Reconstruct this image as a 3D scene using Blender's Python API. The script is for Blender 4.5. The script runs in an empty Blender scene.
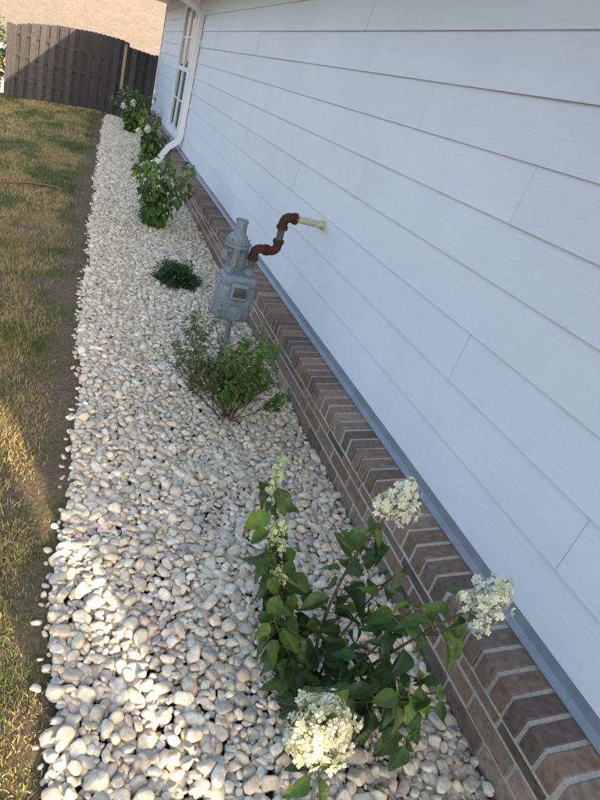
import bpy, bmesh, math, random
import numpy as np
from mathutils import Vector, Matrix, noise
random.seed(7); rng=np.random.default_rng(7)
scene=bpy.context.scene
scene.view_settings.view_transform='Standard'; scene.view_settings.look='None'
scene.view_settings.exposure=0; scene.view_settings.gamma=1

# ------------------------------------------------------------ helpers
def link(o,parent=None):
    scene.collection.objects.link(o)
    if parent is not None: o.parent=parent
    return o
def empty(name,loc=(0,0,0)):
    e=bpy.data.objects.new(name,None); e.location=(0,0,0); e.empty_display_size=.1
    return link(e)
def np_mesh(name,V,F,col=None,uv=None,mat=None,smooth=True,parent=None):
    if not isinstance(F,list): F=[F]
    F=[f for f in F if len(f)]
    me=bpy.data.meshes.new(name)
    V=np.asarray(V,dtype=np.float32)
    me.vertices.add(len(V)); me.vertices.foreach_set('co',V.ravel())
    loops=np.concatenate([f.ravel() for f in F]).astype(np.int32)
    tot=np.concatenate([np.full(len(f),f.shape[1]) for f in F]).astype(np.int32)
    st=np.concatenate([[0],np.cumsum(tot)[:-1]]).astype(np.int32)
    me.loops.add(len(loops)); me.loops.foreach_set('vertex_index',loops)
    me.polygons.add(len(tot)); me.polygons.foreach_set('loop_start',st); me.polygons.foreach_set('loop_total',tot)
    me.polygons.foreach_set('use_smooth',np.full(len(tot),smooth))
    me.update(calc_edges=True)
    if col is not None:
        a=me.attributes.new('tint','FLOAT_COLOR','POINT')
        c=np.ones((len(V),4),dtype=np.float32); c[:,:3]=col
        a.data.foreach_set('color',c.ravel())
    if uv is not None:
        a=me.attributes.new('leafuv','FLOAT_VECTOR','POINT')
        c=np.zeros((len(V),3),dtype=np.float32); c[:,:2]=uv
        a.data.foreach_set('vector',c.ravel())
    me.validate()
    o=bpy.data.objects.new(name,me)
    if mat: me.materials.append(mat)
    return link(o,parent)

class B:
    def __init__(s): s.V=[];s.F={3:[],4:[]};s.C=[];s.U=[];s.n=0
    def add(s,V,F,col=(1,1,1),uv=None):
        V=np.asarray(V,dtype=float)
        for f in F:
            s.F[len(f)].append([i+s.n for i in f])
        s.V.append(V); c=np.asarray(col,dtype=float)
        s.C.append(np.tile(c,(len(V),1)) if c.ndim==1 else c)
        s.U.append(np.zeros((len(V),2)) if uv is None else uv); s.n+=len(V)
    def addnp(s,V,F,col,uv=None):
        s.F[F.shape[1]].append(F+s.n)
        s.V.append(V); c=np.asarray(col,dtype=float)
        s.C.append(np.tile(c,(len(V),1)) if c.ndim==1 else c)
        s.U.append(np.zeros((len(V),2)) if uv is None else uv); s.n+=len(V)
    def box(s,x0,x1,y0,y1,z0,z1,col=(1,1,1)):
        V=[(x0,y0,z0),(x1,y0,z0),(x1,y1,z0),(x0,y1,z0),(x0,y0,z1),(x1,y0,z1),(x1,y1,z1),(x0,y1,z1)]
        s.add(V,[(0,3,2,1),(4,5,6,7),(0,1,5,4),(1,2,6,5),(2,3,7,6),(3,0,4,7)],col)
    def hexa(s,V,col=(1,1,1)):
        s.add(V,[(0,3,2,1),(4,5,6,7),(0,1,5,4),(1,2,6,5),(2,3,7,6),(3,0,4,7)],col)
    def tube(s,P,R,seg=8,col=(1,1,1),cap=True):
        P=[Vector(p) for p in P]
        if not hasattr(R,'__len__'): R=[R]*len(P)
        t=(P[1]-P[0]).normalized(); u=t.orthogonal().normalized()
        V=[]
        for i,p in enumerate(P):
            if i==0: t=(P[1]-P[0]).normalized()
            elif i==len(P)-1: t=(P[-1]-P[-2]).normalized()
            else:
                t=((P[i+1]-p).normalized()+(p-P[i-1]).normalized())
                t=t.normalized() if t.length>1e-6 else (P[i+1]-p).normalized()
            u=(u-t*u.dot(t)); u=u.normalized() if u.length>1e-6 else t.orthogonal().normalized()
            w=t.cross(u)
            for k in range(seg):
                a=2*math.pi*k/seg
                V.append(p+(u*math.cos(a)+w*math.sin(a))*R[i])
        F=[]
        for i in range(len(P)-1):
            for k in range(seg):
                k2=(k+1)%seg
                F.append((i*seg+k,i*seg+k2,(i+1)*seg+k2,(i+1)*seg+k))
        n=len(V)
        if cap:
            V.append(P[0]);V.append(P[-1])
            for k in range(seg):
                k2=(k+1)%seg
                F.append((n,k2,k)); b=(len(P)-1)*seg; F.append((n+1,b+k,b+k2))
        s.add([tuple(v) for v in V],F,col)
    def obj(s,name,mat,parent=None,smooth=True):
        V=np.concatenate(s.V); C=np.concatenate(s.C); U=np.concatenate(s.U); F=[]
        for k in (3,4):
            if s.F[k]:
                F.append(np.concatenate([np.atleast_2d(np.asarray(f)) for f in s.F[k]]))
        return np_mesh(name,V,F,C,U,mat,smooth,parent)

# ------------------------------------------------------------ materials
def new_mat(name):
    m=bpy.data.materials.new(name); m.use_nodes=True
    nt=m.node_tree; b=nt.nodes['Principled BSDF']; return m,nt,b
def N(nt,t,**k):
    n=nt.nodes.new(t)
    for a,v in k.items():
        if a in n.inputs: n.inputs[a].default_value=v
        else: setattr(n,a,v)
    return n
def noise_tex(nt,scale,detail=5,rough=.6,vec=None):
    n=nt.nodes.new('ShaderNodeTexNoise'); n.inputs['Scale'].default_value=scale
    n.inputs['Detail'].default_value=detail; n.inputs['Roughness'].default_value=rough
    if vec is None:
        g=nt.nodes.new('ShaderNodeNewGeometry'); vec=g.outputs['Position']
    nt.links.new(vec,n.inputs['Vector']); return n
def ramp(nt,src,stops):
    r=nt.nodes.new('ShaderNodeValToRGB'); e=r.color_ramp.elements
    while len(e)<len(stops): e.new(.5)
    for i,(p,c) in enumerate(stops):
        e[i].position=p; e[i].color=(c[0],c[1],c[2],1) if hasattr(c,'__len__') else (c,c,c,1)
    nt.links.new(src,r.inputs[0]); return r
def mixc(nt,a,b,fac,mode='MIX'):
    m=nt.nodes.new('ShaderNodeMix'); m.data_type='RGBA'; m.blend_type=mode
    for idx,v in ((6,a),(7,b)):
        if isinstance(v,(tuple,list)): m.inputs[idx].default_value=(*v,1)
        else: nt.links.new(v,m.inputs[idx])
    if isinstance(fac,(int,float)): m.inputs[0].default_value=fac
    else: nt.links.new(fac,m.inputs[0])
    return m.outputs[2]
def bump(nt,b,src,strength,dist):
    n=nt.nodes.new('ShaderNodeBump'); n.inputs['Strength'].default_value=strength; n.inputs['Distance'].default_value=dist
    nt.links.new(src,n.inputs['Height']); nt.links.new(n.outputs[0],b.inputs['Normal']); return n
def attr(nt,name='tint'):
    a=nt.nodes.new('ShaderNodeAttribute'); a.attribute_name=name; return a
def tint_mat(name,scale=60,lo=.8,hi=1.12,rough=.8,bstr=.3,bdist=.002,spec=.3,tr=0,det=5):
    m,nt,b=new_mat(name); a=attr(nt); n=noise_tex(nt,scale,det)
    r=ramp(nt,n.outputs[0],[(.3,lo),(.7,hi)])
    c=mixc(nt,a.outputs['Color'],r.outputs[0],1.0,'MULTIPLY')
    nt.links.new(c,b.inputs['Base Color']); b.inputs['Roughness'].default_value=rough
    b.inputs['Specular IOR Level'].default_value=spec
    if bstr: bump(nt,b,n.outputs[0],bstr,bdist)
    return m
M_stone=tint_mat('river_pebble',95,.76,1.16,.7,.3,.002,.35,det=3)
M_brick=tint_mat('brick',45,.66,1.25,.9,.7,.004,.2)
M_bark=tint_mat('stem_bark',150,.7,1.2,.8,.3,.001,.2,det=2)
M_pot=tint_mat('painted_wall',120,.88,1.08,.55,.15,.001,.4)
M_iron=tint_mat('rusted_iron',110,.45,1.45,.85,.5,.001,.15)
M_petal=tint_mat('petal',300,.92,1.05,.6,0,0,.2,det=1)
def add_transl(m,fac):
    nt=m.node_tree; b=nt.nodes['Principled BSDF']; out=[n for n in nt.nodes if n.type=='OUTPUT_MATERIAL'][0]
    t=nt.nodes.new('ShaderNodeBsdfTranslucent'); src=b.inputs['Base Color'].links[0].from_socket
    nt.links.new(src,t.inputs[0]); mx=nt.nodes.new('ShaderNodeMixShader'); mx.inputs[0].default_value=fac
    nt.links.new(b.outputs[0],mx.inputs[1]); nt.links.new(t.outputs[0],mx.inputs[2]); nt.links.new(mx.outputs[0],out.inputs[0])
add_transl(M_petal,.3)
def leaf_mat(name,veins=True):
    m,nt,b=new_mat(name); a=attr(nt); n=noise_tex(nt,70,3)
    r=ramp(nt,n.outputs[0],[(.3,.7),(.7,1.22)])
    c=mixc(nt,a.outputs['Color'],r.outputs[0],1.0,'MULTIPLY')
    if veins:
        u=attr(nt,'leafuv'); sp=nt.nodes.new('ShaderNodeSeparateXYZ'); nt.links.new(u.outputs['Vector'],sp.inputs[0])
        ab=N(nt,'ShaderNodeMath',operation='ABSOLUTE'); nt.links.new(sp.outputs[0],ab.inputs[0])
        m1=N(nt,'ShaderNodeMath',operation='MULTIPLY_ADD'); nt.links.new(ab.outputs[0],m1.inputs[0]); m1.inputs[1].default_value=-.6; nt.links.new(sp.outputs[1],m1.inputs[2])
        m2=N(nt,'ShaderNodeMath',operation='MULTIPLY'); nt.links.new(m1.outputs[0],m2.inputs[0]); m2.inputs[1].default_value=52
        m3=N(nt,'ShaderNodeMath',operation='SINE'); nt.links.new(m2.outputs[0],m3.inputs[0])
        rv=ramp(nt,m3.outputs[0],[(.80,0.0),(1.0,1.0)])
        rm=ramp(nt,ab.outputs[0],[(.0,1.0),(.03,0.0)])
        mx=N(nt,'ShaderNodeMath',operation='MAXIMUM'); nt.links.new(rv.outputs[0],mx.inputs[0]); nt.links.new(rm.outputs[0],mx.inputs[1])
        mf=N(nt,'ShaderNodeMath',operation='MULTIPLY'); nt.links.new(mx.outputs[0],mf.inputs[0]); mf.inputs[1].default_value=.33
        c=mixc(nt,c,(.15,.22,.07),mf.outputs[0])
        bump(nt,b,mx.outputs[0],.5,-.002)
    nt.links.new(c,b.inputs['Base Color']); b.inputs['Roughness'].default_value=.45
    b.inputs['Specular IOR Level'].default_value=.4
    add_transl(m,.2); return m
M_leaf=leaf_mat('hydrangea_leaf'); M_leaf2=leaf_mat('small_leaf',False)

M_sid,nt,b=new_mat('fiber_cement_siding')
g=nt.nodes.new('ShaderNodeNewGeometry'); mp=nt.nodes.new('ShaderNodeMapping'); mp.inputs['Scale'].default_value=(1,.08,1)
nt.links.new(g.outputs['Position'],mp.inputs[0])
n1=noise_tex(nt,150,5,.65,mp.outputs[0]); n2=noise_tex(nt,1.3,3)
a=attr(nt); r=ramp(nt,n2.outputs[0],[(.3,.94),(.7,1.03)])
c=mixc(nt,a.outputs['Color'],r.outputs[0],1.0,'MULTIPLY')
r2=ramp(nt,n1.outputs[0],[(.35,.965),(.65,1.02)]); c=mixc(nt,c,r2.outputs[0],1.0,'MULTIPLY')
nt.links.new(c,b.inputs['Base Color']); b.inputs['Roughness'].default_value=.5; b.inputs['Specular IOR Level'].default_value=.35
bump(nt,b,n1.outputs[0],.4,.002)

def simple(name,col,rough=.5,metal=0,nscale=40,var=.1,bstr=.1):
    m,nt,b=new_mat(name); n=noise_tex(nt,nscale,4)
    lo=tuple(x*(1-var) for x in col); hi=tuple(x*(1+var) for x in col)
    r=ramp(nt,n.outputs[0],[(.3,lo),(.7,hi)]); nt.links.new(r.outputs[0],b.inputs['Base Color'])
    b.inputs['Roughness'].default_value=rough; b.inputs['Metallic'].default_value=metal
    if bstr: bump(nt,b,n.outputs[0],bstr,.002)
    return m
M_white=simple('white_trim_paint',(.80,.80,.81),.45,0,20,.04,.03)
M_flash=simple('metal_flashing',(.24,.27,.31),.5,.2,12,.12,.03)
M_mortar=simple('mortar',(.46,.42,.37),.95,0,120,.25,.5)
M_glass=simple('window_glass',(.10,.13,.15),.06,0,3,.1,0)
M_roof=simple('asphalt_shingle',(.20,.15,.13),.95,0,30,.3,.3)
M_meter=simple('meter_paint',(.16,.21,.24),.55,0,60,.25,.15)
M_yellow=simple('weathered_pipe_sleeve',(.45,.46,.28),.6,0,60,.35,.1)
M_hose=simple('hose',(.15,.09,.06),.7,0,50,.3,.1)
M_dark=simple('dark_plastic',(.05,.06,.06),.6,0,50,.2,.1)

# ------------------------------------------------------------ ground
def gz(x,y):
    z=0.0
    if x<.15: z=-.11*(.15-max(x,-2.6))
    if y>15.6: z-= .30*min(y-15.6,6)
    return z
def xl(y):
    b=np.interp(y,[0,.8,2,3.8,7,10,13,15],[.030,.052,.082,.10,.17,.24,.33,.4])
    return b+.012*math.sin(y*3.1)+.009*math.sin(y*7.3+1)
xs=sorted(set([-250,-120,-60,-30,-15,-8,-5,-4,-3.3]+list(np.arange(-2.6,1.6,.05))+[3,8,15,30,60,120,250]))
ys=sorted(set([-250,-100,-40,-15,-6,-3]+list(np.arange(-2,16,.08))+list(np.arange(16,24,.5))+[30,45,70,110,160,250,400]))
V=[];F=[]
for y in ys:
    for x in xs:
        z=gz(x,y)
        if -2.7<x<1.2 and -2<y<15.6 :
            z+= .012*noise.noise(Vector((x*3,y*3,0)))+.008*noise.noise(Vector((x*12,y*12,3)))
            if x>xl(y)+.02: z-=.03
        V.append((x,y,z))
nx=len(xs)
for j in range(len(ys)-1):
    for i in range(nx-1):
        F.append((j*nx+i,j*nx+i+1,(j+1)*nx+i+1,(j+1)*nx+i))
M_ground,nt,b=new_mat('lawn_soil')
n1=noise_tex(nt,2.2,4,.6); n2=noise_tex(nt,60,5,.7)
c1=ramp(nt,n2.outputs[0],[(.3,(.085,.058,.040)),(.7,(.24,.17,.12))])
c2=ramp(nt,n2.outputs[0],[(.3,(.055,.058,.024)),(.7,(.17,.15,.07))])
f=ramp(nt,n1.outputs[0],[(.46,0),(.62,1)])
c=mixc(nt,c1.outputs[0],c2.outputs[0],f.outputs[0]); nt.links.new(c,b.inputs['Base Color'])
b.inputs['Roughness'].default_value=.95; b.inputs['Specular IOR Level'].default_value=.1
bump(nt,b,n2.outputs[0],.9,.012)
np_mesh('ground',V,np.array(F),mat=M_ground)

# ------------------------------------------------------------ gravel bed
def ico(sub):
    bm=bmesh.new(); bmesh.ops.create_icosphere(bm,subdivisions=sub,radius=1)
    V=np.array([v.co[:] for v in bm.verts]); F=np.array([[v.index for v in f.verts] for f in bm.faces]); bm.free(); return V,F
def variants(sub,n=18):
    V0,F=ico(sub); out=[]
    for k in range(n):
        off=Vector((k*7.3,k*3.1,1.7)); V=V0.copy()
        p=random.uniform(2.0,3.4)
        q=(np.abs(V)**p).sum(1)**(-1/p); V=V*q[:,None]
        for i in range(len(V)):
            v=Vector(V0[i]); V[i]*=1+.30*noise.noise(v*1.0+off)+.12*noise.noise(v*2.1+off)
        for _ in range(3):
            d=np.array(Vector([random.gauss(0,1) for _ in range(3)]).normalized()); lim=random.uniform(.62,.85)
            pr=V@d; ex=np.maximum(pr-lim,0); V=V-(ex*.75)[:,None]*d[None,:]
        out.append(V)
    return out,F
VH,FH=variants(3); VL,FL=variants(2)
pal=np.array([(.66,.575,.44),(.60,.54,.43),(.74,.67,.53),(.53,.485,.40),(.62,.52,.39),(.47,.43,.36),(.68,.585,.43),(.57,.465,.36),(.76,.70,.59),(.42,.385,.33),(.65,.56,.44),(.63,.51,.39),(.72,.63,.49),(.67,.60,.48)])
def scatter(y0,y1,rmean,cell=.045,tries_per=6500,overlap=.80,sig=.30):
    grid={}; out=[]
    area=(y1-y0)*1.1; n=int(area*tries_per)
    rs=np.clip(rng.lognormal(math.log(rmean),sig,n),rmean*.5,rmean*1.8)
    idx=np.argsort(-rs+rng.normal(0,.006,n)); rs=rs[idx]
    ys_=rng.uniform(y0,y1,n); us=rng.uniform(0,1,n)
    for k in range(n):
        y=ys_[k]; l=xl(y)+.008; x=l+us[k]*(1.165-l); r=rs[k]
        ci,cj=int(x/cell),int(y/cell); ok=True
        for a in (-1,0,1):
            for b_ in (-1,0,1):
                for (px,py,pr) in grid.get((ci+a,cj+b_),()):
                    if (px-x)**2+(py-y)**2<((pr+r)*overlap)**2: ok=False;break
                if not ok:break
            if not ok:break
        if ok:
            grid.setdefault((ci,cj),[]).append((x,y,r)); out.append((x,y,r))
    return out
st=[]
for (x,y,r) in scatter(.35,14.6,.0130): st.append((x,y,r,.011+random.uniform(-.005,.009)))
for (x,y,r) in scatter(.35,7,.0140,overlap=.68): st.append((x,y,r,-.001+random.uniform(-.004,.004)))
for (x,y,r) in scatter(7,14.6,.018,overlap=.80,tries_per=3000): st.append((x,y,r,-.004+random.uniform(-.004,.004)))
for (x,y,r) in scatter(.35,5,.0085,overlap=.95,tries_per=3000): st.append((x,y,r,.008+random.uniform(-.004,.006)))
for k in range(420):
    y=random.uniform(.4,14); x=xl(y)-abs(random.gauss(0,.016)); st.append((x,y,random.uniform(.007,.014),gz(x,y)+.005))
Vs=[];Cs=[];F3=[];n=0
for (x,y,r,z) in st:
    hi=y<2.1 and r>.012
    Vv=random.choice(VH if hi else VL); Fv=FH if hi else FL
    sx=r*random.uniform(1.0,1.38); sy=r*random.uniform(.78,1.0); sz=r*random.uniform(.42,.75)
    R=(Matrix.Rotation(random.uniform(0,6.28),3,'Z')@Matrix.Rotation(random.gauss(0,.34),3,'X')@Matrix.Rotation(random.gauss(0,.34),3,'Y'))
    P=(Vv*np.array([sx,sy,sz]))@np.array(R).T+np.array([x,y,z+.007*noise.noise(Vector((x*5,y*5,9)))])
    c=pal[rng.integers(len(pal))]*random.uniform(.90,1.12)
    Vs.append(P); Cs.append(np.tile(np.clip(c,0,.8),(len(P),1))); F3.append(Fv+n); n+=len(P)
print('stones',len(st),'faces',sum(len(f) for f in F3))
np_mesh('river_rock_gravel',np.concatenate(Vs),np.concatenate(F3),np.concatenate(Cs),mat=M_stone)

# ------------------------------------------------------------ lawn grass
def grass(n,x0,x1,y0,y1,h0,h1,w):
    X=rng.uniform(x0,x1,n); Y=rng.uniform(y0,y1,n); keep=[];cols=[];hs=[]
    for i in range(n):
        x,y=X[i],Y[i]; e=xl(y)
        d=e-x
        if d<.0: continue
        nn=noise.noise(Vector((x*2.2,y*1.6,5)))+.5*noise.noise(Vector((x*7,y*6,2)))
        p=min(1,max(.05 if y>1.6 else .3,(d-(.07 if y>1.6 else -.03))*4))*(.85+1.1*nn+(.35 if y<1.7 else 0))
        if random.random()>p: continue
        keep.append(i)
        g=noise.noise(Vector((x*1.7,y*1.1,11)))+.6*noise.noise(Vector((x*6,y*4,21)))+.30*random.uniform(-1,1)+(.20 if y>5 and d>.25 else -.02 if y>1.7 else .20)
        if g>.22: c=(.32,.26,.125)
        elif g>.06: c=(.20,.19,.07)
        elif g>-.15: c=(.115,.145,.045)
        else: c=(.07,.11,.03)
        c=np.array(c)*random.uniform(.75,1.25)
        if y<1.9: c=c*1.25  # sunlit strip painted into the colour of the nearest blades, with the tan bias above
        cols.append(c); hs.append(random.uniform(h0,h1)*(.7+.5*min(1,d*4)))
    X=X[keep];Y=Y[keep];n=len(X);hs=np.array(hs);C=np.array(cols)
    Z=np.array([gz(x,y)+.012*noise.noise(Vector((x*3,y*3,0))) for x,y in zip(X,Y)])-.002
    a=rng.uniform(0,6.28,n); b_=rng.uniform(0,6.28,n); lean=rng.uniform(.2,1.3,n)
    ww=w*rng.uniform(.7,1.4,n)
    base=np.stack([X,Y,Z],1); side=np.stack([np.cos(a),np.sin(a),0*a],1)*ww[:,None]*.5
    ld=np.stack([np.cos(b_),np.sin(b_),0*a],1)*(hs*lean)[:,None]
    up=np.stack([0*a,0*a,hs],1)
    V=np.stack([base-side,base+side,base+ld*.35+up*.6-side*.8,base+ld*.35+up*.6+side*.8,base+ld+up*.95],1).reshape(-1,3)
    i=np.arange(n)[:,None]*5
    T=np.concatenate([i+np.array([[0,1,3]]),i+np.array([[0,3,2]]),i+np.array([[2,3,4]])])
    return V,T,np.repeat(C,5,axis=0)
gb=B()
for args in ((26000,-.35,.12,.4,1.7,.009,.023,.0022),(32000,-.55,.12,1.5,3.2,.012,.028,.0026),(30000,-.9,.16,3.0,6,.016,.032,.0036),(34000,-1.9,.30,6,10,.018,.034,.006),(30000,-2.8,.45,10,15,.02,.038,.009),(12000,-6,-2.2,2,15,.03,.05,.02)):
    V,T,C=grass(*args); gb.addnp(V,T,C)
M_grass=tint_mat('grass_blade',30,.8,1.2,.7,0,0,.2,det=1)
gb.obj('lawn_grass',M_grass,smooth=False)

# ------------------------------------------------------------ house
W=1.30; Y0=-1.5; Y1=14.6; EX=.185; ZB=.357
house=empty('siding_house')
sb=B()
joints={0:[3.6,7.2,11],1:[.9,5.1,8.4,12],2:[1.64,5.4,12.8],3:[3.9,7.8,11.4],4:[2.9,6.4],5:[1.67,5.3,8.6],6:[2.49,6.1,12.2],7:[2.09,5.8,11.8],8:[3.4,7.1],9:[1.2,4.9,12],10:[2.7,6.6,11.5]}
for k in range(11):
    z0=ZB+k*EX; z1=min(z0+EX+.012,2.335)
    js=[Y0]+joints[k]+[Y1]
    for a_,b_ in zip(js[:-1],js[1:]):
        g=.0012; t=random.uniform(.975,1.01); off=random.uniform(-.0012,.0012)
        ya=a_+(g if a_!=Y0 else 0); yb=b_-(g if b_!=Y1 else 0)
        nseg=max(1,int((yb-ya)/.4)); yy=np.linspace(ya,yb,nseg+1)
        for s_ in range(nseg):
            A,Bq=yy[s_],yy[s_+1]
            wa=.0012*noise.noise(Vector((A*.9,k*5,0))); wb_=.0012*noise.noise(Vector((Bq*.9,k*5,0)))
            xa=W-.0135+off+wa; xb=W-.0135+off+wb_; xta=W-.001+off+wa; xtb=W-.001+off+wb_
            V=[(xa+.011,A,z0),(xb+.011,Bq,z0),(xb,Bq,z0),(xa,A,z0),(xta+.011,A,z1),(xtb+.011,Bq,z1),(xtb,Bq,z1),(xta,A,z1)]
            sb.hexa(V,np.array((.675,.72,.79))*t)
sb.obj('lap_siding',M_sid,house,False)
cb=B(); cb.box(W+.012,9.5,Y0+.01,Y1-.01,-.3,2.40,(.7,.71,.72)); cb.obj('wall_core',M_sid,house,False)
fb=B(); fb.box(W-.012,W+.012,Y0,Y1,.306,.3555); 
fb.hexa([(W-.03,Y0,.305),(W-.012,Y0,.305),(W-.012,Y1,.305),(W-.03,Y1,.305),(W-.03,Y0,.309),(W-.012,Y0,.322),(W-.012,Y1,.322),(W-.03,Y1,.309)])
fb.obj('base_flashing',M_flash,house,False)
bk=B()
def bcol():
    c=random.choice([(.22,.150,.115),(.25,.18,.14),(.185,.132,.105),(.29,.215,.165),(.16,.12,.10),(.24,.16,.12)])
    return np.array(c)*random.uniform(.82,1.15)
y=Y0
while y<Y1-.06:
    c=bcol(); x0=1.146+random.uniform(-.004,.004); zt=random.uniform(-.002,.002); j0=random.uniform(-.0012,.0012); w_=.056+random.uniform(-.002,.0015)
    V=[(x0,y+j0,.212),(W-.012,y,.212),(W-.012,y+w_,.212),(x0,y+w_+j0,.212),(x0,y+j0,.286+zt),(W-.012,y,.303),(W-.012,y+w_,.303),(x0,y+w_+j0,.286+zt)]
    bk.hexa(V,c); y+=.0695
for k in range(4):
    z0=.212-.010-.0565-k*.0665; y=Y0+(-.1 if k%2 else 0)
    while y<Y1:
        a_=max(y,Y0); b_=min(y+.191,Y1)
        if b_-a_>.02: bk.box(1.170+random.uniform(-.002,.002),W+.01,a_,b_,z0,z0+.0555,bcol())
        y+=.203
o=bk.obj('brick_ledge',M_brick,house,False)
bv=o.modifiers.new('bev','BEVEL'); bv.width=.003; bv.segments=1; bv.limit_method='ANGLE'
mb=B(); mb.box(1.1745,W+.02,Y0+.004,Y1-.004,-.1,.205)
mb.hexa([(1.1515,Y0+.004,.2),(W-.012,Y0+.004,.2),(W-.012,Y1-.004,.2),(1.1515,Y1-.004,.2),(1.1515,Y0+.004,.2818),(W-.012,Y0+.004,.2990),(W-.012,Y1-.004,.2990),(1.1515,Y1-.004,.2818)])
mb.obj('mortar_bed',M_mortar,house,False)
eb=B(); eb.box(.78,W+.02,Y0,Y1+.25,2.338,2.352); eb.box(.762,.779,Y0,Y1+.25,2.25,2.46); eb.obj('soffit_fascia',M_white,house,False)
gt=B(); prof=[(.760,2.40),(.760,2.24),(.71,2.24),(.675,2.31),(.645,2.40),(.655,2.40),(.685,2.315),(.715,2.25),(.752,2.25),(.752,2.40)]
n_=len(prof); V=[(p[0],yy,p[1]) for yy in (Y0,Y1+.25) for p in prof]
gt.add(V,[(i,(i+1)%n_,(i+1)%n_+n_,i+n_) for i in range(n_)]); gt.obj('gutter',M_white,house,False)
rb=B(); rb.hexa([(.68,Y0,2.44),(5.4,Y0,4.7),(5.4,Y1+.3,4.7),(.68,Y1+.3,2.44),(.68,Y0,2.47),(5.4,Y0,4.73),(5.4,Y1+.3,4.73),(.68,Y1+.3,2.47)])
rb.hexa([(5.4,Y0,4.7),(10.1,Y0,2.5),(10.1,Y1+.3,2.5),(5.4,Y1+.3,4.7),(5.4,Y0,4.73),(10.1,Y0,2.53),(10.1,Y1+.3,2.53),(5.4,Y1+.3,4.73)])
rb.obj('roof',M_roof,house,False)
gg=B()
for yy in (Y0+.02,Y1-.02):
    gg.add([(W,yy,2.4),(9.5,yy,2.4),(5.4,yy,4.65)],[(0,1,2)])
gg.obj('gable_walls',M_sid,house,False)
cbd=B(); cbd.box(W-.030,W-.0155,Y1-.09,Y1+.004,.36,2.33,(.78,.79,.8)); cbd.box(W-.030,W-.0155,Y0-.004,Y0+.08,.36,2.33,(.78,.79,.8)); cbd.obj('corner_boards',M_white,house,False)
wb=B(); wy0,wy1,wz0,wz1=9.75,11.0,.52,2.15
x0=W-.045
wb.box(x0,W,wy0-.09,wy0,wz0-.09,wz1+.1); wb.box(x0,W,wy1,wy1+.09,wz0-.09,wz1+.1)
wb.box(x0,W,wy0,wy1,wz1,wz1+.1); wb.box(x0-.015,W,wy0,wy1,wz0-.09,wz0)
zm=(wz0+wz1)/2
wb.box(x0+.012,W,wy0,wy1,zm-.03,zm+.03)
ym=(wy0+wy1)/2; wb.box(x0+.010,W,ym-.035,ym+.035,wz0,zm-.03); wb.box(x0+.010,W,ym-.035,ym+.035,zm+.03,wz1)
for a_,b_ in ((wy0,ym-.035),(ym+.035,wy1)):
    for za,zb in ((wz0,zm-.03),(zm+.03,wz1)):
        zz=(za+zb)/2
        wb.box(x0+.02,W,a_,b_,zz-.01,zz+.01)
wb.obj('window_frame',M_white,house,False)
gl=B(); gl.box(W-.018,W,wy0,wy1,wz0,wz1); gl.obj('window_glass',M_glass,house,False)
def rect_tube(bb,P,wx,wy):
    V=[];
    P=[Vector(p) for p in P]
    for i,p in enumerate(P):
        t=((P[min(i+1,len(P)-1)]-P[max(i-1,0)])).normalized(); s=Vector((0,1,0)); u=t.cross(s).normalized()
        for a_,b_ in ((-1,-1),(1,-1),(1,1),(-1,1)): V.append(tuple(p+u*a_*wx/2+s*b_*wy/2))
    F=[]
    for i in range(len(P)-1):
        for k in range(4): F.append((i*4+k,i*4+(k+1)%4,i*4+4+(k+1)%4,i*4+4+k))
    m=len(V)-4; F+= [(0,3,2,1),(m,m+1,m+2,m+3)]
    bb.add(V,F)
db=B(); rect_tube(db,[(.71,9.2,2.28),(.71,9.2,2.24),(.80,9.2,2.18),(1.17,9.2,2.06),(1.25,9.2,1.98),(1.25,9.2,.52),(1.22,9.2,.44),(1.11,9.2,.34),(1.06,9.18,.26),(1.02,9.15,.18),(.96,9.1,.12),(.90,9.05,.09)],.065,.085)
for z in (.9,1.7): db.box(1.215,W,9.155,9.245,z,z+.03)
db.obj('downspout',M_white,house,False)
kb=B(); kb.box(.66,.84,8.55,8.73,.0,.075); 
for k in range(5): kb.box(.67+k*.034,.685+k*.034,8.56,8.72,.078,.088)
kb.obj('drain_basin',M_dark,None,False)

# ------------------------------------------------------------ unseen post behind the viewer, added to cast shade beside the sun streak
M_wood=tint_mat('weathered_wood',35,.7,1.25,.85,.4,.003,.2)
pb=B(); pb.box(1.035,1.172,-1.635,-1.490,-.2,2.25,(.20,.15,.11)); pb.box(1.025,1.18,-1.645,-1.48,2.25,2.28,(.2,.15,.11)); pb.box(1.06,1.15,-1.61,-1.515,2.28,2.31,(.2,.15,.11))
pb.obj('shadow_post',M_wood,None,False)

# ------------------------------------------------------------ fence
fence=empty('wooden_fence')
FY=14.9
topx=[-4,-1.55,-1.2,-.66,.0,.5,.64,.66,1.0,1.3]; topz=[.95,1.12,1.25,1.37,1.45,1.47,1.46,1.38,1.37,1.36]
fbm=B(); x=-1.52; i=0
while x<1.27:
    zt=float(np.interp(x+.05,topx,topz)); front=(i%2==0)
    yy=FY if front else FY+.055
    c=np.array((.052,.050,.054))*random.uniform(.75,1.3)
    zb=gz(x,FY)+.02
    w_=.105
    V=[(x,yy,zb),(x+w_,yy,zb),(x+w_,yy,zt-.025),(x+w_-.025,yy,zt),(x+.025,yy,zt),(x,yy,zt-.025)]
    V2=[(a_,b_+.018,c_) for a_,b_,c_ in V]
    fbm.add(V+V2,[(0,1,2,5),(5,2,3,4),(6,11,8,7),(11,10,9,8)]+[(k,(k+1)%6+0,(k+1)%6+6,k+6) for k in range(6)],c)
    x+=.088; i+=1
for zf in (.2,.62,1.0):
    fbm.box(-1.52,1.27,FY+.0185,FY+.0545,zf,zf+.08,(.045,.045,.047))
fbm.obj('fence_boards',M_wood,fence,False)
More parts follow.
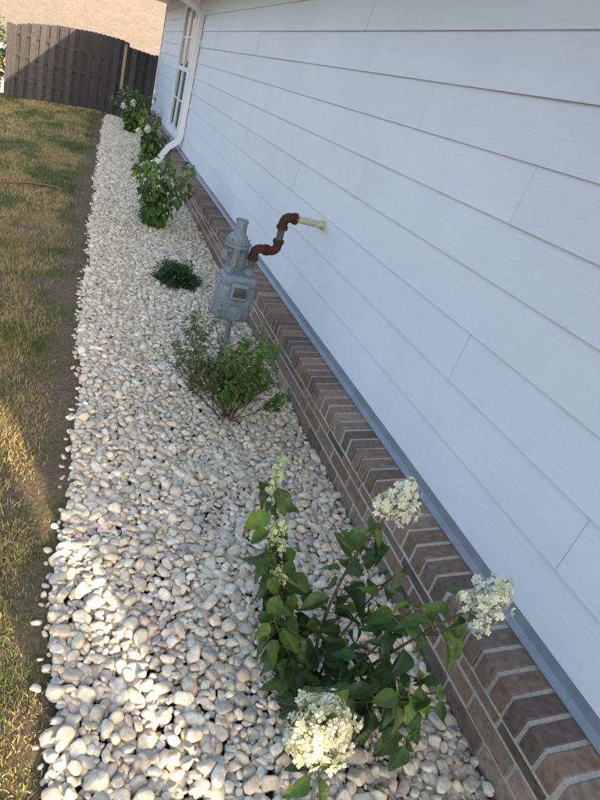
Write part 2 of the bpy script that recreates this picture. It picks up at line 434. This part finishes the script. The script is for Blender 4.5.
ps=B(); ps.box(-1.60,-1.50,FY-.03,FY+.09,-.35,1.16,(.055,.052,.055)); ps.box(.60,.655,FY-.045,FY-.004,.55,1.40,(.30,.24,.15)); ps.box(1.22,1.29,FY-.04,FY-.004,0,1.38,(.055,.052,.055))
ps.obj('fence_frame_posts',M_wood,fence,False)
# ------------------------------------------------------------ neighbour house
nh=empty('neighbour_house')
nb=B(); nb.box(-10,9,27,38,-2.6,.25,(.55,.48,.42)); nb.obj('walls',M_pot,nh,False)
nr=B(); RC=(.34,.25,.22)
nr.hexa([(-11.2,26.3,.15),(9.6,26.3,.15),(6.5,32.5,5.2),(-8,32.5,5.2),(-11.2,26.3,.27),(9.6,26.3,.27),(6.5,32.5,5.32),(-8,32.5,5.32)],RC)
nr.hexa([(-11.2,38.7,.15),(-8,32.5,5.2),(6.5,32.5,5.2),(9.6,38.7,.15),(-11.2,38.7,.27),(-8,32.5,5.32),(6.5,32.5,5.32),(9.6,38.7,.27)],RC)
nr.add([(-11.2,26.3,.22),(-8,32.5,5.27),(-11.2,38.7,.22)],[(0,1,2)],RC); nr.add([(9.6,26.3,.22),(6.5,32.5,5.27),(9.6,38.7,.22)],[(0,1,2)],RC)
M_sh,nt,b=new_mat('tan_shingles'); br=nt.nodes.new('ShaderNodeTexBrick'); gm=nt.nodes.new('ShaderNodeNewGeometry'); nt.links.new(gm.outputs['Position'],br.inputs['Vector'])
br.inputs['Scale'].default_value=1; br.inputs['Brick Width'].default_value=.30; br.inputs['Row Height'].default_value=.14; br.inputs['Mortar Size'].default_value=.006; br.inputs['Mortar Smooth'].default_value=1
br.inputs['Color1'].default_value=(.145,.125,.11,1); br.inputs['Color2'].default_value=(.13,.112,.098,1); br.inputs['Mortar'].default_value=(.105,.09,.08,1)
ns=noise_tex(nt,8,5,.7); rr_=ramp(nt,ns.outputs[0],[(.3,.85),(.7,1.12)])
cc=mixc(nt,br.outputs[0],rr_.outputs[0],1.0,'MULTIPLY'); nt.links.new(cc,b.inputs['Base Color']); b.inputs['Roughness'].default_value=.95
nr.obj('roof',M_sh,nh,False)
nf=B(); nf.box(-11.25,9.65,26.2,26.29,.08,.26); nf.obj('fascia',M_white,nh,False)

# ------------------------------------------------------------ gas meter
gmt=empty('gas_meter')
def bev_box(name,x0,x1,y0,y1,z0,z1,bw,mat,parent,seg=4):
    b_=B(); b_.box(x0,x1,y0,y1,z0,z1); o=b_.obj(name,mat,parent,True)
    m=o.modifiers.new('b','BEVEL'); m.width=bw; m.segments=seg; return o
mx,my=.882,3.21
bev_box('meter_body',mx-.105,mx+.105,my-.075,my+.075,.235,.455,.038,M_meter,gmt,5)
bev_box('meter_top',mx-.098,mx+.098,my-.066,my+.066,.44,.505,.02,M_meter,gmt)
bev_box('body_seam',mx-.112,mx+.112,my-.012,my+.012,.24,.47,.008,M_meter,gmt,2)
bev_box('index_housing',mx-.05,mx+.05,my-.11,my-.06,.375,.475,.015,M_meter,gmt)
bev_box('index_window',mx-.036,mx+.036,my-.114,my-.108,.40,.455,.002,M_dark,gmt,1)
t=B()
def cyl(bb,p,q,r,seg=20,col=(1,1,1)): bb.tube([p,q],[r,r],seg,col)
cyl(t,(mx-.062,my,.49),(mx-.062,my,.545),.026); cyl(t,(mx+.055,my,.49),(mx+.055,my,.545),.026)
cyl(t,(mx-.062,my,.515),(mx-.062,my,.535),.034,8); cyl(t,(mx+.055,my,.515),(mx+.055,my,.535),.034,8)
for a_ in np.linspace(0,2*math.pi,9)[:-1]:
    sx=mx+.085*math.cos(a_); sz=.345+.09*math.sin(a_); cyl(t,(sx,my-.082,sz),(sx,my-.06,sz),.008,8)
cyl(t,(mx,my-.09,.30),(mx,my-.07,.30),.045,24)
rx=mx-.045
cyl(t,(rx,my,.54),(rx,my,.60),.019); 
cyl(t,(rx,my,.60),(rx,my,.655),.030)
cyl(t,(rx-.005,my-.005,.655),(rx-.005,my-.005,.672),.066,28)
cyl(t,(rx-.005,my-.005,.675),(rx-.005,my-.005,.69),.066,28)
t.tube([(rx-.005,my-.005,.69),(rx-.005,my-.005,.715),(rx-.005,my-.005,.73),(rx-.005,my-.005,.785)],[.058,.048,.034,.031],24)
cyl(t,(rx-.005,my-.005,.785),(rx-.005,my-.005,.80),.036,8)
for a_ in np.linspace(0,2*math.pi,9)[:-1]:
    cyl(t,(rx-.005+.060*math.cos(a_),my-.005+.060*math.sin(a_),.65),(rx-.005+.060*math.cos(a_),my-.005+.060*math.sin(a_),.70),.006,6)
t.tube([(rx,my+.02,.628),(rx+.03,my+.09,.628),(rx+.085,my+.115,.615),(rx+.09,my+.12,.585),(rx+.09,my+.12,.0)],.017,14)
cyl(t,(rx-.02,my-.01,.628),(rx-.065,my-.02,.628),.015,12); cyl(t,(rx-.065,my-.02,.635),(rx-.065,my-.02,.58),.019,12)
o=t.obj('regulator_and_connections',M_meter,gmt,True); m=o.modifiers.new('es','EDGE_SPLIT')
ir=B()
ic=(.070,.032,.025); gc=(.10,.105,.11)
xr=mx+.055; px=1.058
def arc(c,r,a0,a1,n=8):
    return [(c[0]+r*math.cos(a),c[1],c[2]+r*math.sin(a)) for a in np.linspace(a0,a1,n)]
ir.tube([(xr,my,.54),(xr,my,.635)],.018,16,gc)
ir.tube([(xr,my,.61)]+arc((xr+.035,my,.63),.035,math.pi,math.pi/2)+[(xr+.055,my,.665)],.025,16,ic)
cyl(ir,(xr,my,.595),(xr,my,.615),.031,16,ic); cyl(ir,(xr+.05,my,.665),(xr+.068,my,.665),.031,16,ic)
ir.tube([(xr+.03,my,.665),(px-.02,my,.665)],.018,16,gc)
ir.tube([(px-.055,my,.665)]+arc((px-.035,my,.70),.035,-math.pi/2,0)+[(px,my,.72)],.025,16,ic)
cyl(ir,(px-.062,my,.665),(px-.045,my,.665),.031,16,ic); cyl(ir,(px,my,.715),(px,my,.735),.031,16,ic)
ir.tube([(px,my,.70),(px,my,.85)],.020,16,gc)
ir.tube([(px,my,.81)]+arc((px+.035,my,.83),.035,math.pi,math.pi/2)+[(px+.055,my,.865)],.026,16,ic)
cyl(ir,(px,my,.795),(px,my,.815),.032,16,ic); cyl(ir,(px+.05,my,.865),(px+.07,my,.865),.032,16,ic)
o=ir.obj('iron_pipe',M_iron,gmt,True); o.modifiers.new('es','EDGE_SPLIT')
yb=B(); cyl(yb,(px+.06,my,.865),(W+.01,my,.865),.019,18); cyl(yb,(W-.026,my,.865),(W+.005,my,.865),.026,18)
o=yb.obj('wall_sleeve',M_yellow,gmt,True); o.modifiers.new('es','EDGE_SPLIT')

# ------------------------------------------------------------ garden hose
hb=B(); P=[]
for k in range(40):
    f=k/39; x=-1.7+1.5*f; y=6.45+.42*f+.04*math.sin(f*9)+(-.12*max(0,f-.85)/.15); P.append((x,y,gz(x,y)+.028))
hb.tube(P,.011,8); hb.tube([P[-1],(P[-1][0]+.06,P[-1][1]-.05,P[-1][2]-.01)],.016,8,(1,1,1)); hb.obj('garden_hose',M_hose)

# ------------------------------------------------------------ plants
def leaf_template(nl=9,nw=7,wid=.30,serr=.010,fold=.16,droop=.25,wave=.02,twist=0):
    V=[];U=[]
    for i in range(nl+1):
        t_=i/nl; w=wid*(math.sin(math.pi*t_**.70)**.8)*(1-.25*t_) if 0<t_<1 else .004
        if 0<i<nl and i%2: w+=serr
        for j in range(nw):
            s=j/(nw-1)*2-1
            z=abs(s)**1.2*w*fold*2-droop*t_*t_+wave*math.sin(t_*11+s*2.5)*abs(s)
            xx=s*w; tw=twist*t_; 
            V.append((xx*math.cos(tw)+.06*twist*t_*t_,t_*(1-.12*droop),z+xx*math.sin(tw))); U.append((s*w,t_))
    F=[]
    for i in range(nl):
        for j in range(nw-1):
            a_=i*nw+j; F.append((a_,a_+1,a_+nw+1,a_+nw))
    return np.array(V),np.array(F),np.array(U)
LT=[leaf_template(droop=d,fold=f,wid=w,wave=wv,twist=tw) for d,f,w,wv,tw in ((.15,.25,.33,.03,.3),(.40,.35,.29,.05,-.5),(.65,.15,.34,.04,.6),(.25,.55,.30,.03,-.2),(.85,.4,.30,.05,.2),(.5,.7,.32,.04,.8),(.1,.1,.36,.06,-.4))]
LS=[leaf_template(3,3,.28,0,.2,.2),leaf_template(3,3,.33,0,.1,.35)]
def put_leaf(bb,T,p,d,size,col,nrm=None):
    V,F,U=T; d=Vector(d).normalized(); nrm=Vector(nrm) if nrm is not None else Vector((random.gauss(0,.35),random.gauss(0,.35),1))
    s=d.cross(nrm)
    if s.length<1e-3: s=d.orthogonal()
    s.normalize(); n_=s.cross(d)
    R=np.array([s[:],d[:],n_[:]])
    bb.addnp((V*size*np.array([random.uniform(.8,1.1),1,1]))@R+np.array(p),F,col,U)
def lcol(young=0):
    c=random.choice([(.034,.074,.018),(.046,.098,.022),(.028,.062,.018),(.068,.135,.028),(.038,.085,.020)])
    c=np.array(c)*random.uniform(.8,1.2)
    if young: c=c*1.35+np.array((.03,.045,.0))
    return c
def spline(P,n):
    P=[Vector(p) for p in P]; P=[P[0]*2-P[1]]+P+[P[-1]*2-P[-2]]; out=[]
    m=len(P)-3
    for i in range(n+1):
        f=i/n*m; k=min(int(f),m-1); t_=f-k; a,b_,c,d=P[k:k+4]
        out.append(.5*((2*b_)+(-a+c)*t_+(2*a-5*b_+4*c-d)*t_*t_+(-a+3*b_-3*c+d)*t_**3))
    return out
def floret(bb,p,nrm,size,col):
    nrm=Vector(nrm).normalized(); u=nrm.orthogonal().normalized(); v=nrm.cross(u); a0=random.uniform(0,6.28)
    V=[tuple(Vector(p))];F=[]
    for k in range(4):
        a=a0+k*math.pi/2
        for da,r,h in ((-.6,.8,.12),(0,1.05,.22),(.6,.8,.12)):
            q=Vector(p)+(u*math.cos(a+da)+v*math.sin(a+da))*size*r+nrm*size*h*random.uniform(.4,1.5)
            V.append(tuple(q))
        b_=1+3*k; F+=[(0,b_,b_+1),(0,b_+1,b_+2)]
    bb.add(V,F,np.array(col)*random.uniform(.82,1.05))
def panicle(fl,sb_,c,axis,L,R,n,fs,col,col2=None,loose=0.):
    c=Vector(c); ax=Vector(axis).normalized(); u=ax.orthogonal().normalized(); v=ax.cross(u); so=Vector((c.x*31,c.y*17,c.z*23))
    for k in range(n):
        t_=random.random()**.85; a=random.uniform(0,6.28)
        o_=(u*math.cos(a)+v*math.sin(a))
        rr=R*math.sin(math.pi*(.16+.80*t_))**.7*(random.uniform(.8,1.05) if random.random()>.25 else random.uniform(.4,.8))
        rr*=1+loose*.9*noise.noise(o_*1.7+ax*t_*3+so)
        p=c+ax*(t_-.45)*L*(1+.3*loose*noise.noise(o_*2-so))+o_*rr
        nrm=o_+ax*(t_*1.6-.5)+Vector([random.gauss(0,.4) for _ in range(3)])
        cc=col if (col2 is None or random.random()>.3) else col2
        floret(fl,p,nrm,fs*random.uniform(.65,1.25),cc)
        if k%4==0: sb_.tube([c+ax*(t_-.55)*L*.8,p],[.0012,.0008],4,(.16,.22,.07),False)
    for k in range(n//2):
        a=random.uniform(0,6.28); t_=random.random(); o_=(u*math.cos(a)+v*math.sin(a))
        p=c+ax*(t_-.45)*L+o_*R*.8*math.sin(math.pi*(.16+.80*t_))**.7
        floret(fl,p,o_,fs*.45,(.60,.62,.28))
def hstem(lf,sm,P,r=.0045,leaf=.085,start=.2,end=1.,gap=.045,dens=1.,hang=.2,col=(.11,.075,.045),bias=None):
    Q=spline(P,18); n_=len(Q)
    sm.tube(Q,[r*(1-.55*i/n_) for i in range(n_)],7,col)
    L=sum((Q[i+1]-Q[i]).length for i in range(n_-1)); k=int(L*(end-start)/gap)+1; a=random.uniform(0,3.14)
    for i in range(k):
        f=start+(end-start)*i/max(1,k-1); idx=min(n_-2,int(f*(n_-1))); p=Q[idx].lerp(Q[idx+1],f*(n_-1)-idx)
        tg=(Q[idx+1]-Q[idx]).normalized(); u=tg.orthogonal().normalized(); v=tg.cross(u)
        for s in (0,math.pi):
            if random.random()>dens: continue
            aa=a+s+random.gauss(0,.3); o_=u*math.cos(aa)+v*math.sin(aa)
            d=o_+tg*random.uniform(.0,.6)+Vector((0,0,-random.uniform(hang*.3,hang*2.0)))
            d.normalize(); pet=p+(o_+tg*.4).normalized()*.018
            sm.tube([p,pet],[.0016,.0013],5,(.13,.17,.06),False)
            put_leaf(lf,random.choice(LT),pet,d,leaf*random.uniform(.5,1.25)*(1.1-.35*f),lcol(random.random()<(.45 if f>.75 else .10)),
                     nrm=Vector((random.gauss(0,.6),random.gauss(-.25,.6),1))+tg*.3)
        a+=math.pi/2+random.gauss(0,.2)
CC=(.82,.82,.66); CG=(.48,.56,.28)
def finish(name,lf,sm,fl,lm=M_leaf):
    e=empty(name)
    if lf.n: lf.obj('foliage',lm,e)
    if sm.n: sm.obj('stems',M_bark,e)
    if fl is not None and fl.n: fl.obj('flower_heads',M_petal,e,False)
    return e
# --- near hydrangea
random.seed(21)
lf,sm,fl=B(),B(),B(); b0=(.73,.93,0)
hstem(lf,sm,[b0,(.66,1.02,.18),(.60,1.13,.34),(.575,1.235,.53)],.005,.095,.15,.98,.022,1,1.2)
hstem(lf,sm,[b0,(.67,.97,.14),(.60,1.03,.26),(.57,1.09,.40)],.004,.095,.25,1,.024,1,1.3)
hstem(lf,sm,[b0,(.69,.94,.10),(.63,.96,.19),(.58,1.0,.27)],.004,.09,.2,1,.028,1,.9)
panicle(fl,sm,(.572,1.24,.55),(0,.05,1),.12,.022,70,.007,CG,(.70,.74,.46),.9)
panicle(fl,sm,(.575,1.13,.44),(0,.05,1),.10,.026,70,.007,CG,(.72,.74,.50),.9)
panicle(fl,sm,(.59,1.07,.36),(-.3,-.1,1),.06,.018,40,.006,CG,(.72,.74,.50),.9)
hstem(lf,sm,[b0,(.74,1.02,.2),(.80,1.09,.40),(.87,1.10,.585)],.0055,.10,.25,.85,.034,1,.6)
panicle(fl,sm,(.873,1.087,.60),(.05,.1,1),.125,.044,150,.0095,CC,None,1.1)
panicle(fl,sm,(.820,1.09,.59),(-.3,.1,.8),.05,.026,44,.009,CC,None,.8)
hstem(lf,sm,[b0,(.80,.88,.2),(.88,.82,.42),(.94,.765,.58)],.005,.09,.2,.92,.032,1,.7)
panicle(fl,sm,(.945,.757,.60),(.15,-.1,1),.100,.042,130,.0094,CC,None,1.1)
panicle(fl,sm,(.895,.775,.575),(-.4,.2,.7),.05,.020,34,.008,CC,None,.8)
panicle(fl,sm,(.905,.715,.555),(.1,-.3,.5),.04,.018,28,.008,CC,None,.8)
hstem(lf,sm,[b0,(.68,.82,.16),(.60,.70,.33),(.53,.61,.42)],.005,.09,.2,.97,.03,1,.6)
panicle(fl,sm,(.520,.597,.450),(-.1,-.25,.9),.105,.062,330,.0095,(.84,.82,.56),(.84,.84,.70),.45)
panicle(fl,sm,(.548,.600,.440),(.5,-.3,.7),.06,.042,110,.0095,(.84,.82,.56),(.84,.84,.70),.5)
panicle(fl,sm,(.490,.585,.440),(-.5,-.2,.7),.05,.036,80,.0095,(.84,.80,.50),(.84,.84,.70),.5)
hstem(lf,sm,[(.63,.75,.20),(.58,.67,.26),(.55,.61,.30),(.545,.59,.32)],.003,.075,.3,1,.035,1,.5)
hstem(lf,sm,[b0,(.80,.86,.12),(.86,.78,.24),(.90,.72,.33)],.004,.095,.25,1,.03,1,.6)
hstem(lf,sm,[b0,(.78,.83,.10),(.82,.75,.18),(.84,.69,.22)],.004,.09,.3,1,.03,1,.6)
hstem(lf,sm,[b0,(.77,.89,.18),(.81,.87,.32),(.85,.86,.46)],.004,.09,.2,1,.03,1,.6)
hstem(lf,sm,[b0,(.76,.84,.14),(.79,.76,.26),(.80,.70,.36)],.004,.09,.25,1,.032,1,.6)
hstem(lf,sm,[b0,(.70,.84,.10),(.64,.74,.2),(.60,.66,.26)],.004,.085,.3,1,.04,1,.7)
hstem(lf,sm,[b0,(.77,.98,.16),(.83,1.0,.32),(.87,.99,.44)],.004,.08,.45,1,.04,1,.6)
finish('hydrangea_shrub',lf,sm,fl)
# --- farther hydrangeas
def hyd(cx,cy,h,spread,n,leaf,flw=(),seed=1):
    random.seed(seed); lf,sm,fl=B(),B(),B()
    for k in range(n):
        a=k*2.4+random.uniform(-.3,.3); r=spread*random.uniform(.55,1)*(k%3+1)/3; hh=h*random.uniform(.5,1.15)*(1-.15*r/spread)
        tip=(cx+math.cos(a)*r,cy+math.sin(a)*r,hh)
        mid=(cx+math.cos(a)*r*.45,cy+math.sin(a)*r*.45,hh*.5)
        hstem(lf,sm,[(cx+random.uniform(-.03,.03),cy+random.uniform(-.03,.03),0),mid,tip],.005,leaf,.15,1,.045,1,.6)
    for (x,y,z,s) in flw: panicle(fl,sm,(x,y,z),(0,0,1),s,s*.5,60,.014,CC,None,.6)
    e=finish('hydrangea_shrub',lf,sm,fl)
    for c in e.children:
        if c.name.startswith('foliage'):
            a=c.data.attributes['tint']; n_=len(c.data.vertices); arr=np.zeros(n_*4,dtype=np.float32); a.data.foreach_get('color',arr); arr=arr.reshape(-1,4); arr[:,:3]*=1.55; a.data.foreach_set('color',arr.ravel())
hyd(.67,5.85,.64,.40,16,.095,((.36,5.65,.13,.12),(.41,5.6,.07,.10)),3)
hyd(.88,9.6,.66,.32,15,.10,((.70,9.3,.42,.1),(.8,9.2,.5,.09)),5)
hyd(.80,12.6,.72,.42,20,.11,((.6,12.3,.45,.1),(.75,12.2,.55,.1)),8)
# --- twiggy shrub
random.seed(11)
lf,sm=B(),B(); cx,cy=.775,2.43
def twig(p,d,L,r,lev):
    P=[Vector(p)]; dd=Vector(d).normalized(); n_=5
    for i in range(n_):
        dd=(dd+Vector((random.gauss(0,.12),random.gauss(0,.12),.05))).normalized(); P.append(P[-1]+dd*L/n_)
    sm.tube(P,[r*(1-.5*i/n_) for i in range(n_+1)],5,np.array((.12,.075,.05))*random.uniform(.7,1.4),False)
    if lev<2:
        for k in range(4 if lev==0 else 3):
            i=random.randint(2,n_); o_=Vector((random.gauss(0,1),random.gauss(0,1),random.uniform(.1,.9))).normalized()
            twig(P[i],dd*.8+o_*.75,L*random.uniform(.4,.65),r*.55,lev+1)
    if lev>=1:
        for k in range(13 if lev==2 else 10):
            i=random.randint(1,n_); p_=P[i].lerp(P[i-1],random.random())
            if p_.z<.12: continue
            o_=Vector((random.gauss(0,1),random.gauss(0,1),random.gauss(.3,.6)))
            left=p_.x<cx-.10
            if left and random.random()<.15: continue
            if left: c=random.choice([(.10,.15,.045),(.13,.13,.055),(.09,.15,.04)])
            else: c=random.choice([(.09,.18,.03),(.07,.15,.028),(.13,.22,.04),(.10,.17,.035)])
            put_leaf(lf,random.choice(LS),p_,o_,random.uniform(.016,.030),np.array(c)*random.uniform(.8,1.3))
for k in range(26):
    a=k*2.4; s=random.uniform(.15,1.15)
    twig((cx+random.uniform(-.03,.03),cy+random.uniform(-.03,.03),0),(math.cos(a)*s-.10,math.sin(a)*s,1),random.uniform(.22,.36),.0028,0)
finish('deciduous_shrub',lf,sm,None,M_leaf2)
# --- small evergreen mound
random.seed(5); lf,sm=B(),B(); cx,cy=.742,4.34
for k in range(3200):
    a=random.uniform(0,6.28); e=math.asin(random.random()); r=.16*random.uniform(.55,1.0)*(1+.45*noise.noise(Vector((math.cos(a)*2,math.sin(a)*2,e*2))))
    o_=Vector((math.cos(a)*math.cos(e),math.sin(a)*math.cos(e),math.sin(e)*.85))
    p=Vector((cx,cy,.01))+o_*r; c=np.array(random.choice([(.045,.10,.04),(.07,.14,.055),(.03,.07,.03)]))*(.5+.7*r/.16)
    put_leaf(lf,LS[0],p,o_+Vector((random.gauss(0,.5),random.gauss(0,.5),random.gauss(.2,.4))),random.uniform(.018,.034),c)
for k in range(30):
    a=random.uniform(0,6.28); e=random.uniform(.2,1.4); sm.tube([(cx,cy,0),(cx+.12*math.cos(a)*math.cos(e),cy+.12*math.sin(a)*math.cos(e),.12*math.sin(e))],[.003,.0015],5,(.08,.05,.03),False)
finish('evergreen_mound',lf,sm,None,M_leaf2)
# --- bush beyond the fence at the left
random.seed(9); lf,sm=B(),B(); cx,cy=-2.05,15.4
for k in range(2600):
    v=Vector([random.gauss(0,1) for _ in range(3)]).normalized(); r=random.uniform(.6,1)*(1+.3*noise.noise(v*2))
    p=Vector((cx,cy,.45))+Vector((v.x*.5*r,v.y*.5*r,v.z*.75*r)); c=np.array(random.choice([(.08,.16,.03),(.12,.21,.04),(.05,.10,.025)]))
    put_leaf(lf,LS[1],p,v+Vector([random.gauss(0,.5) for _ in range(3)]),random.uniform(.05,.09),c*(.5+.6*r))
for k in range(8):
    a=k*.8; sm.tube([(cx,cy,-.3),(cx+.15*math.cos(a),cy+.15*math.sin(a),.2),(cx+.4*math.cos(a),cy+.4*math.sin(a),.8)],[.02,.014,.005],6,(.1,.07,.05),False)
finish('leafy_bush',lf,sm,None,M_leaf2)

# ------------------------------------------------------------ light
el=math.radians(20); S=Vector((.349,-.937)).normalized()
sd=Vector((S.x*math.cos(el),S.y*math.cos(el),math.sin(el)))
L=bpy.data.lights.new('sun','SUN'); L.energy=12.0; L.angle=math.radians(.5); L.color=(1,.77,.50)
lo=link(bpy.data.objects.new('sun',L)); lo.rotation_euler=sd.to_track_quat('Z','Y').to_euler(); lo.location=sd*30
w=bpy.data.worlds.new('World'); scene.world=w; w.use_nodes=True; nt=w.node_tree
sky=nt.nodes.new('ShaderNodeTexSky'); sky.sky_type='NISHITA'; sky.sun_disc=False; sky.sun_elevation=el; sky.sun_rotation=math.atan2(S.x,S.y)
sky.dust_density=3.5; sky.air_density=1.0
bg=nt.nodes['Background']; nt.links.new(sky.outputs[0],bg.inputs[0]); bg.inputs[1].default_value=.52

# ------------------------------------------------------------ camera
cam=bpy.data.cameras.new('camera'); cam.sensor_fit='VERTICAL'; cam.sensor_height=24; cam.lens=18; cam.clip_start=.02; cam.clip_end=1500
co=link(bpy.data.objects.new('camera',cam))
r=Vector((.9210,-.2796,.2714)).normalized(); bk_=Vector((-.3764,-.8184,.4342)); bk_=(bk_-r*bk_.dot(r)).normalized(); u=bk_.cross(r)
co.matrix_world=Matrix(((r.x,u.x,bk_.x,0),(r.y,u.y,bk_.y,0),(r.z,u.z,bk_.z,1.45),(0,0,0,1)))
scene.camera=co
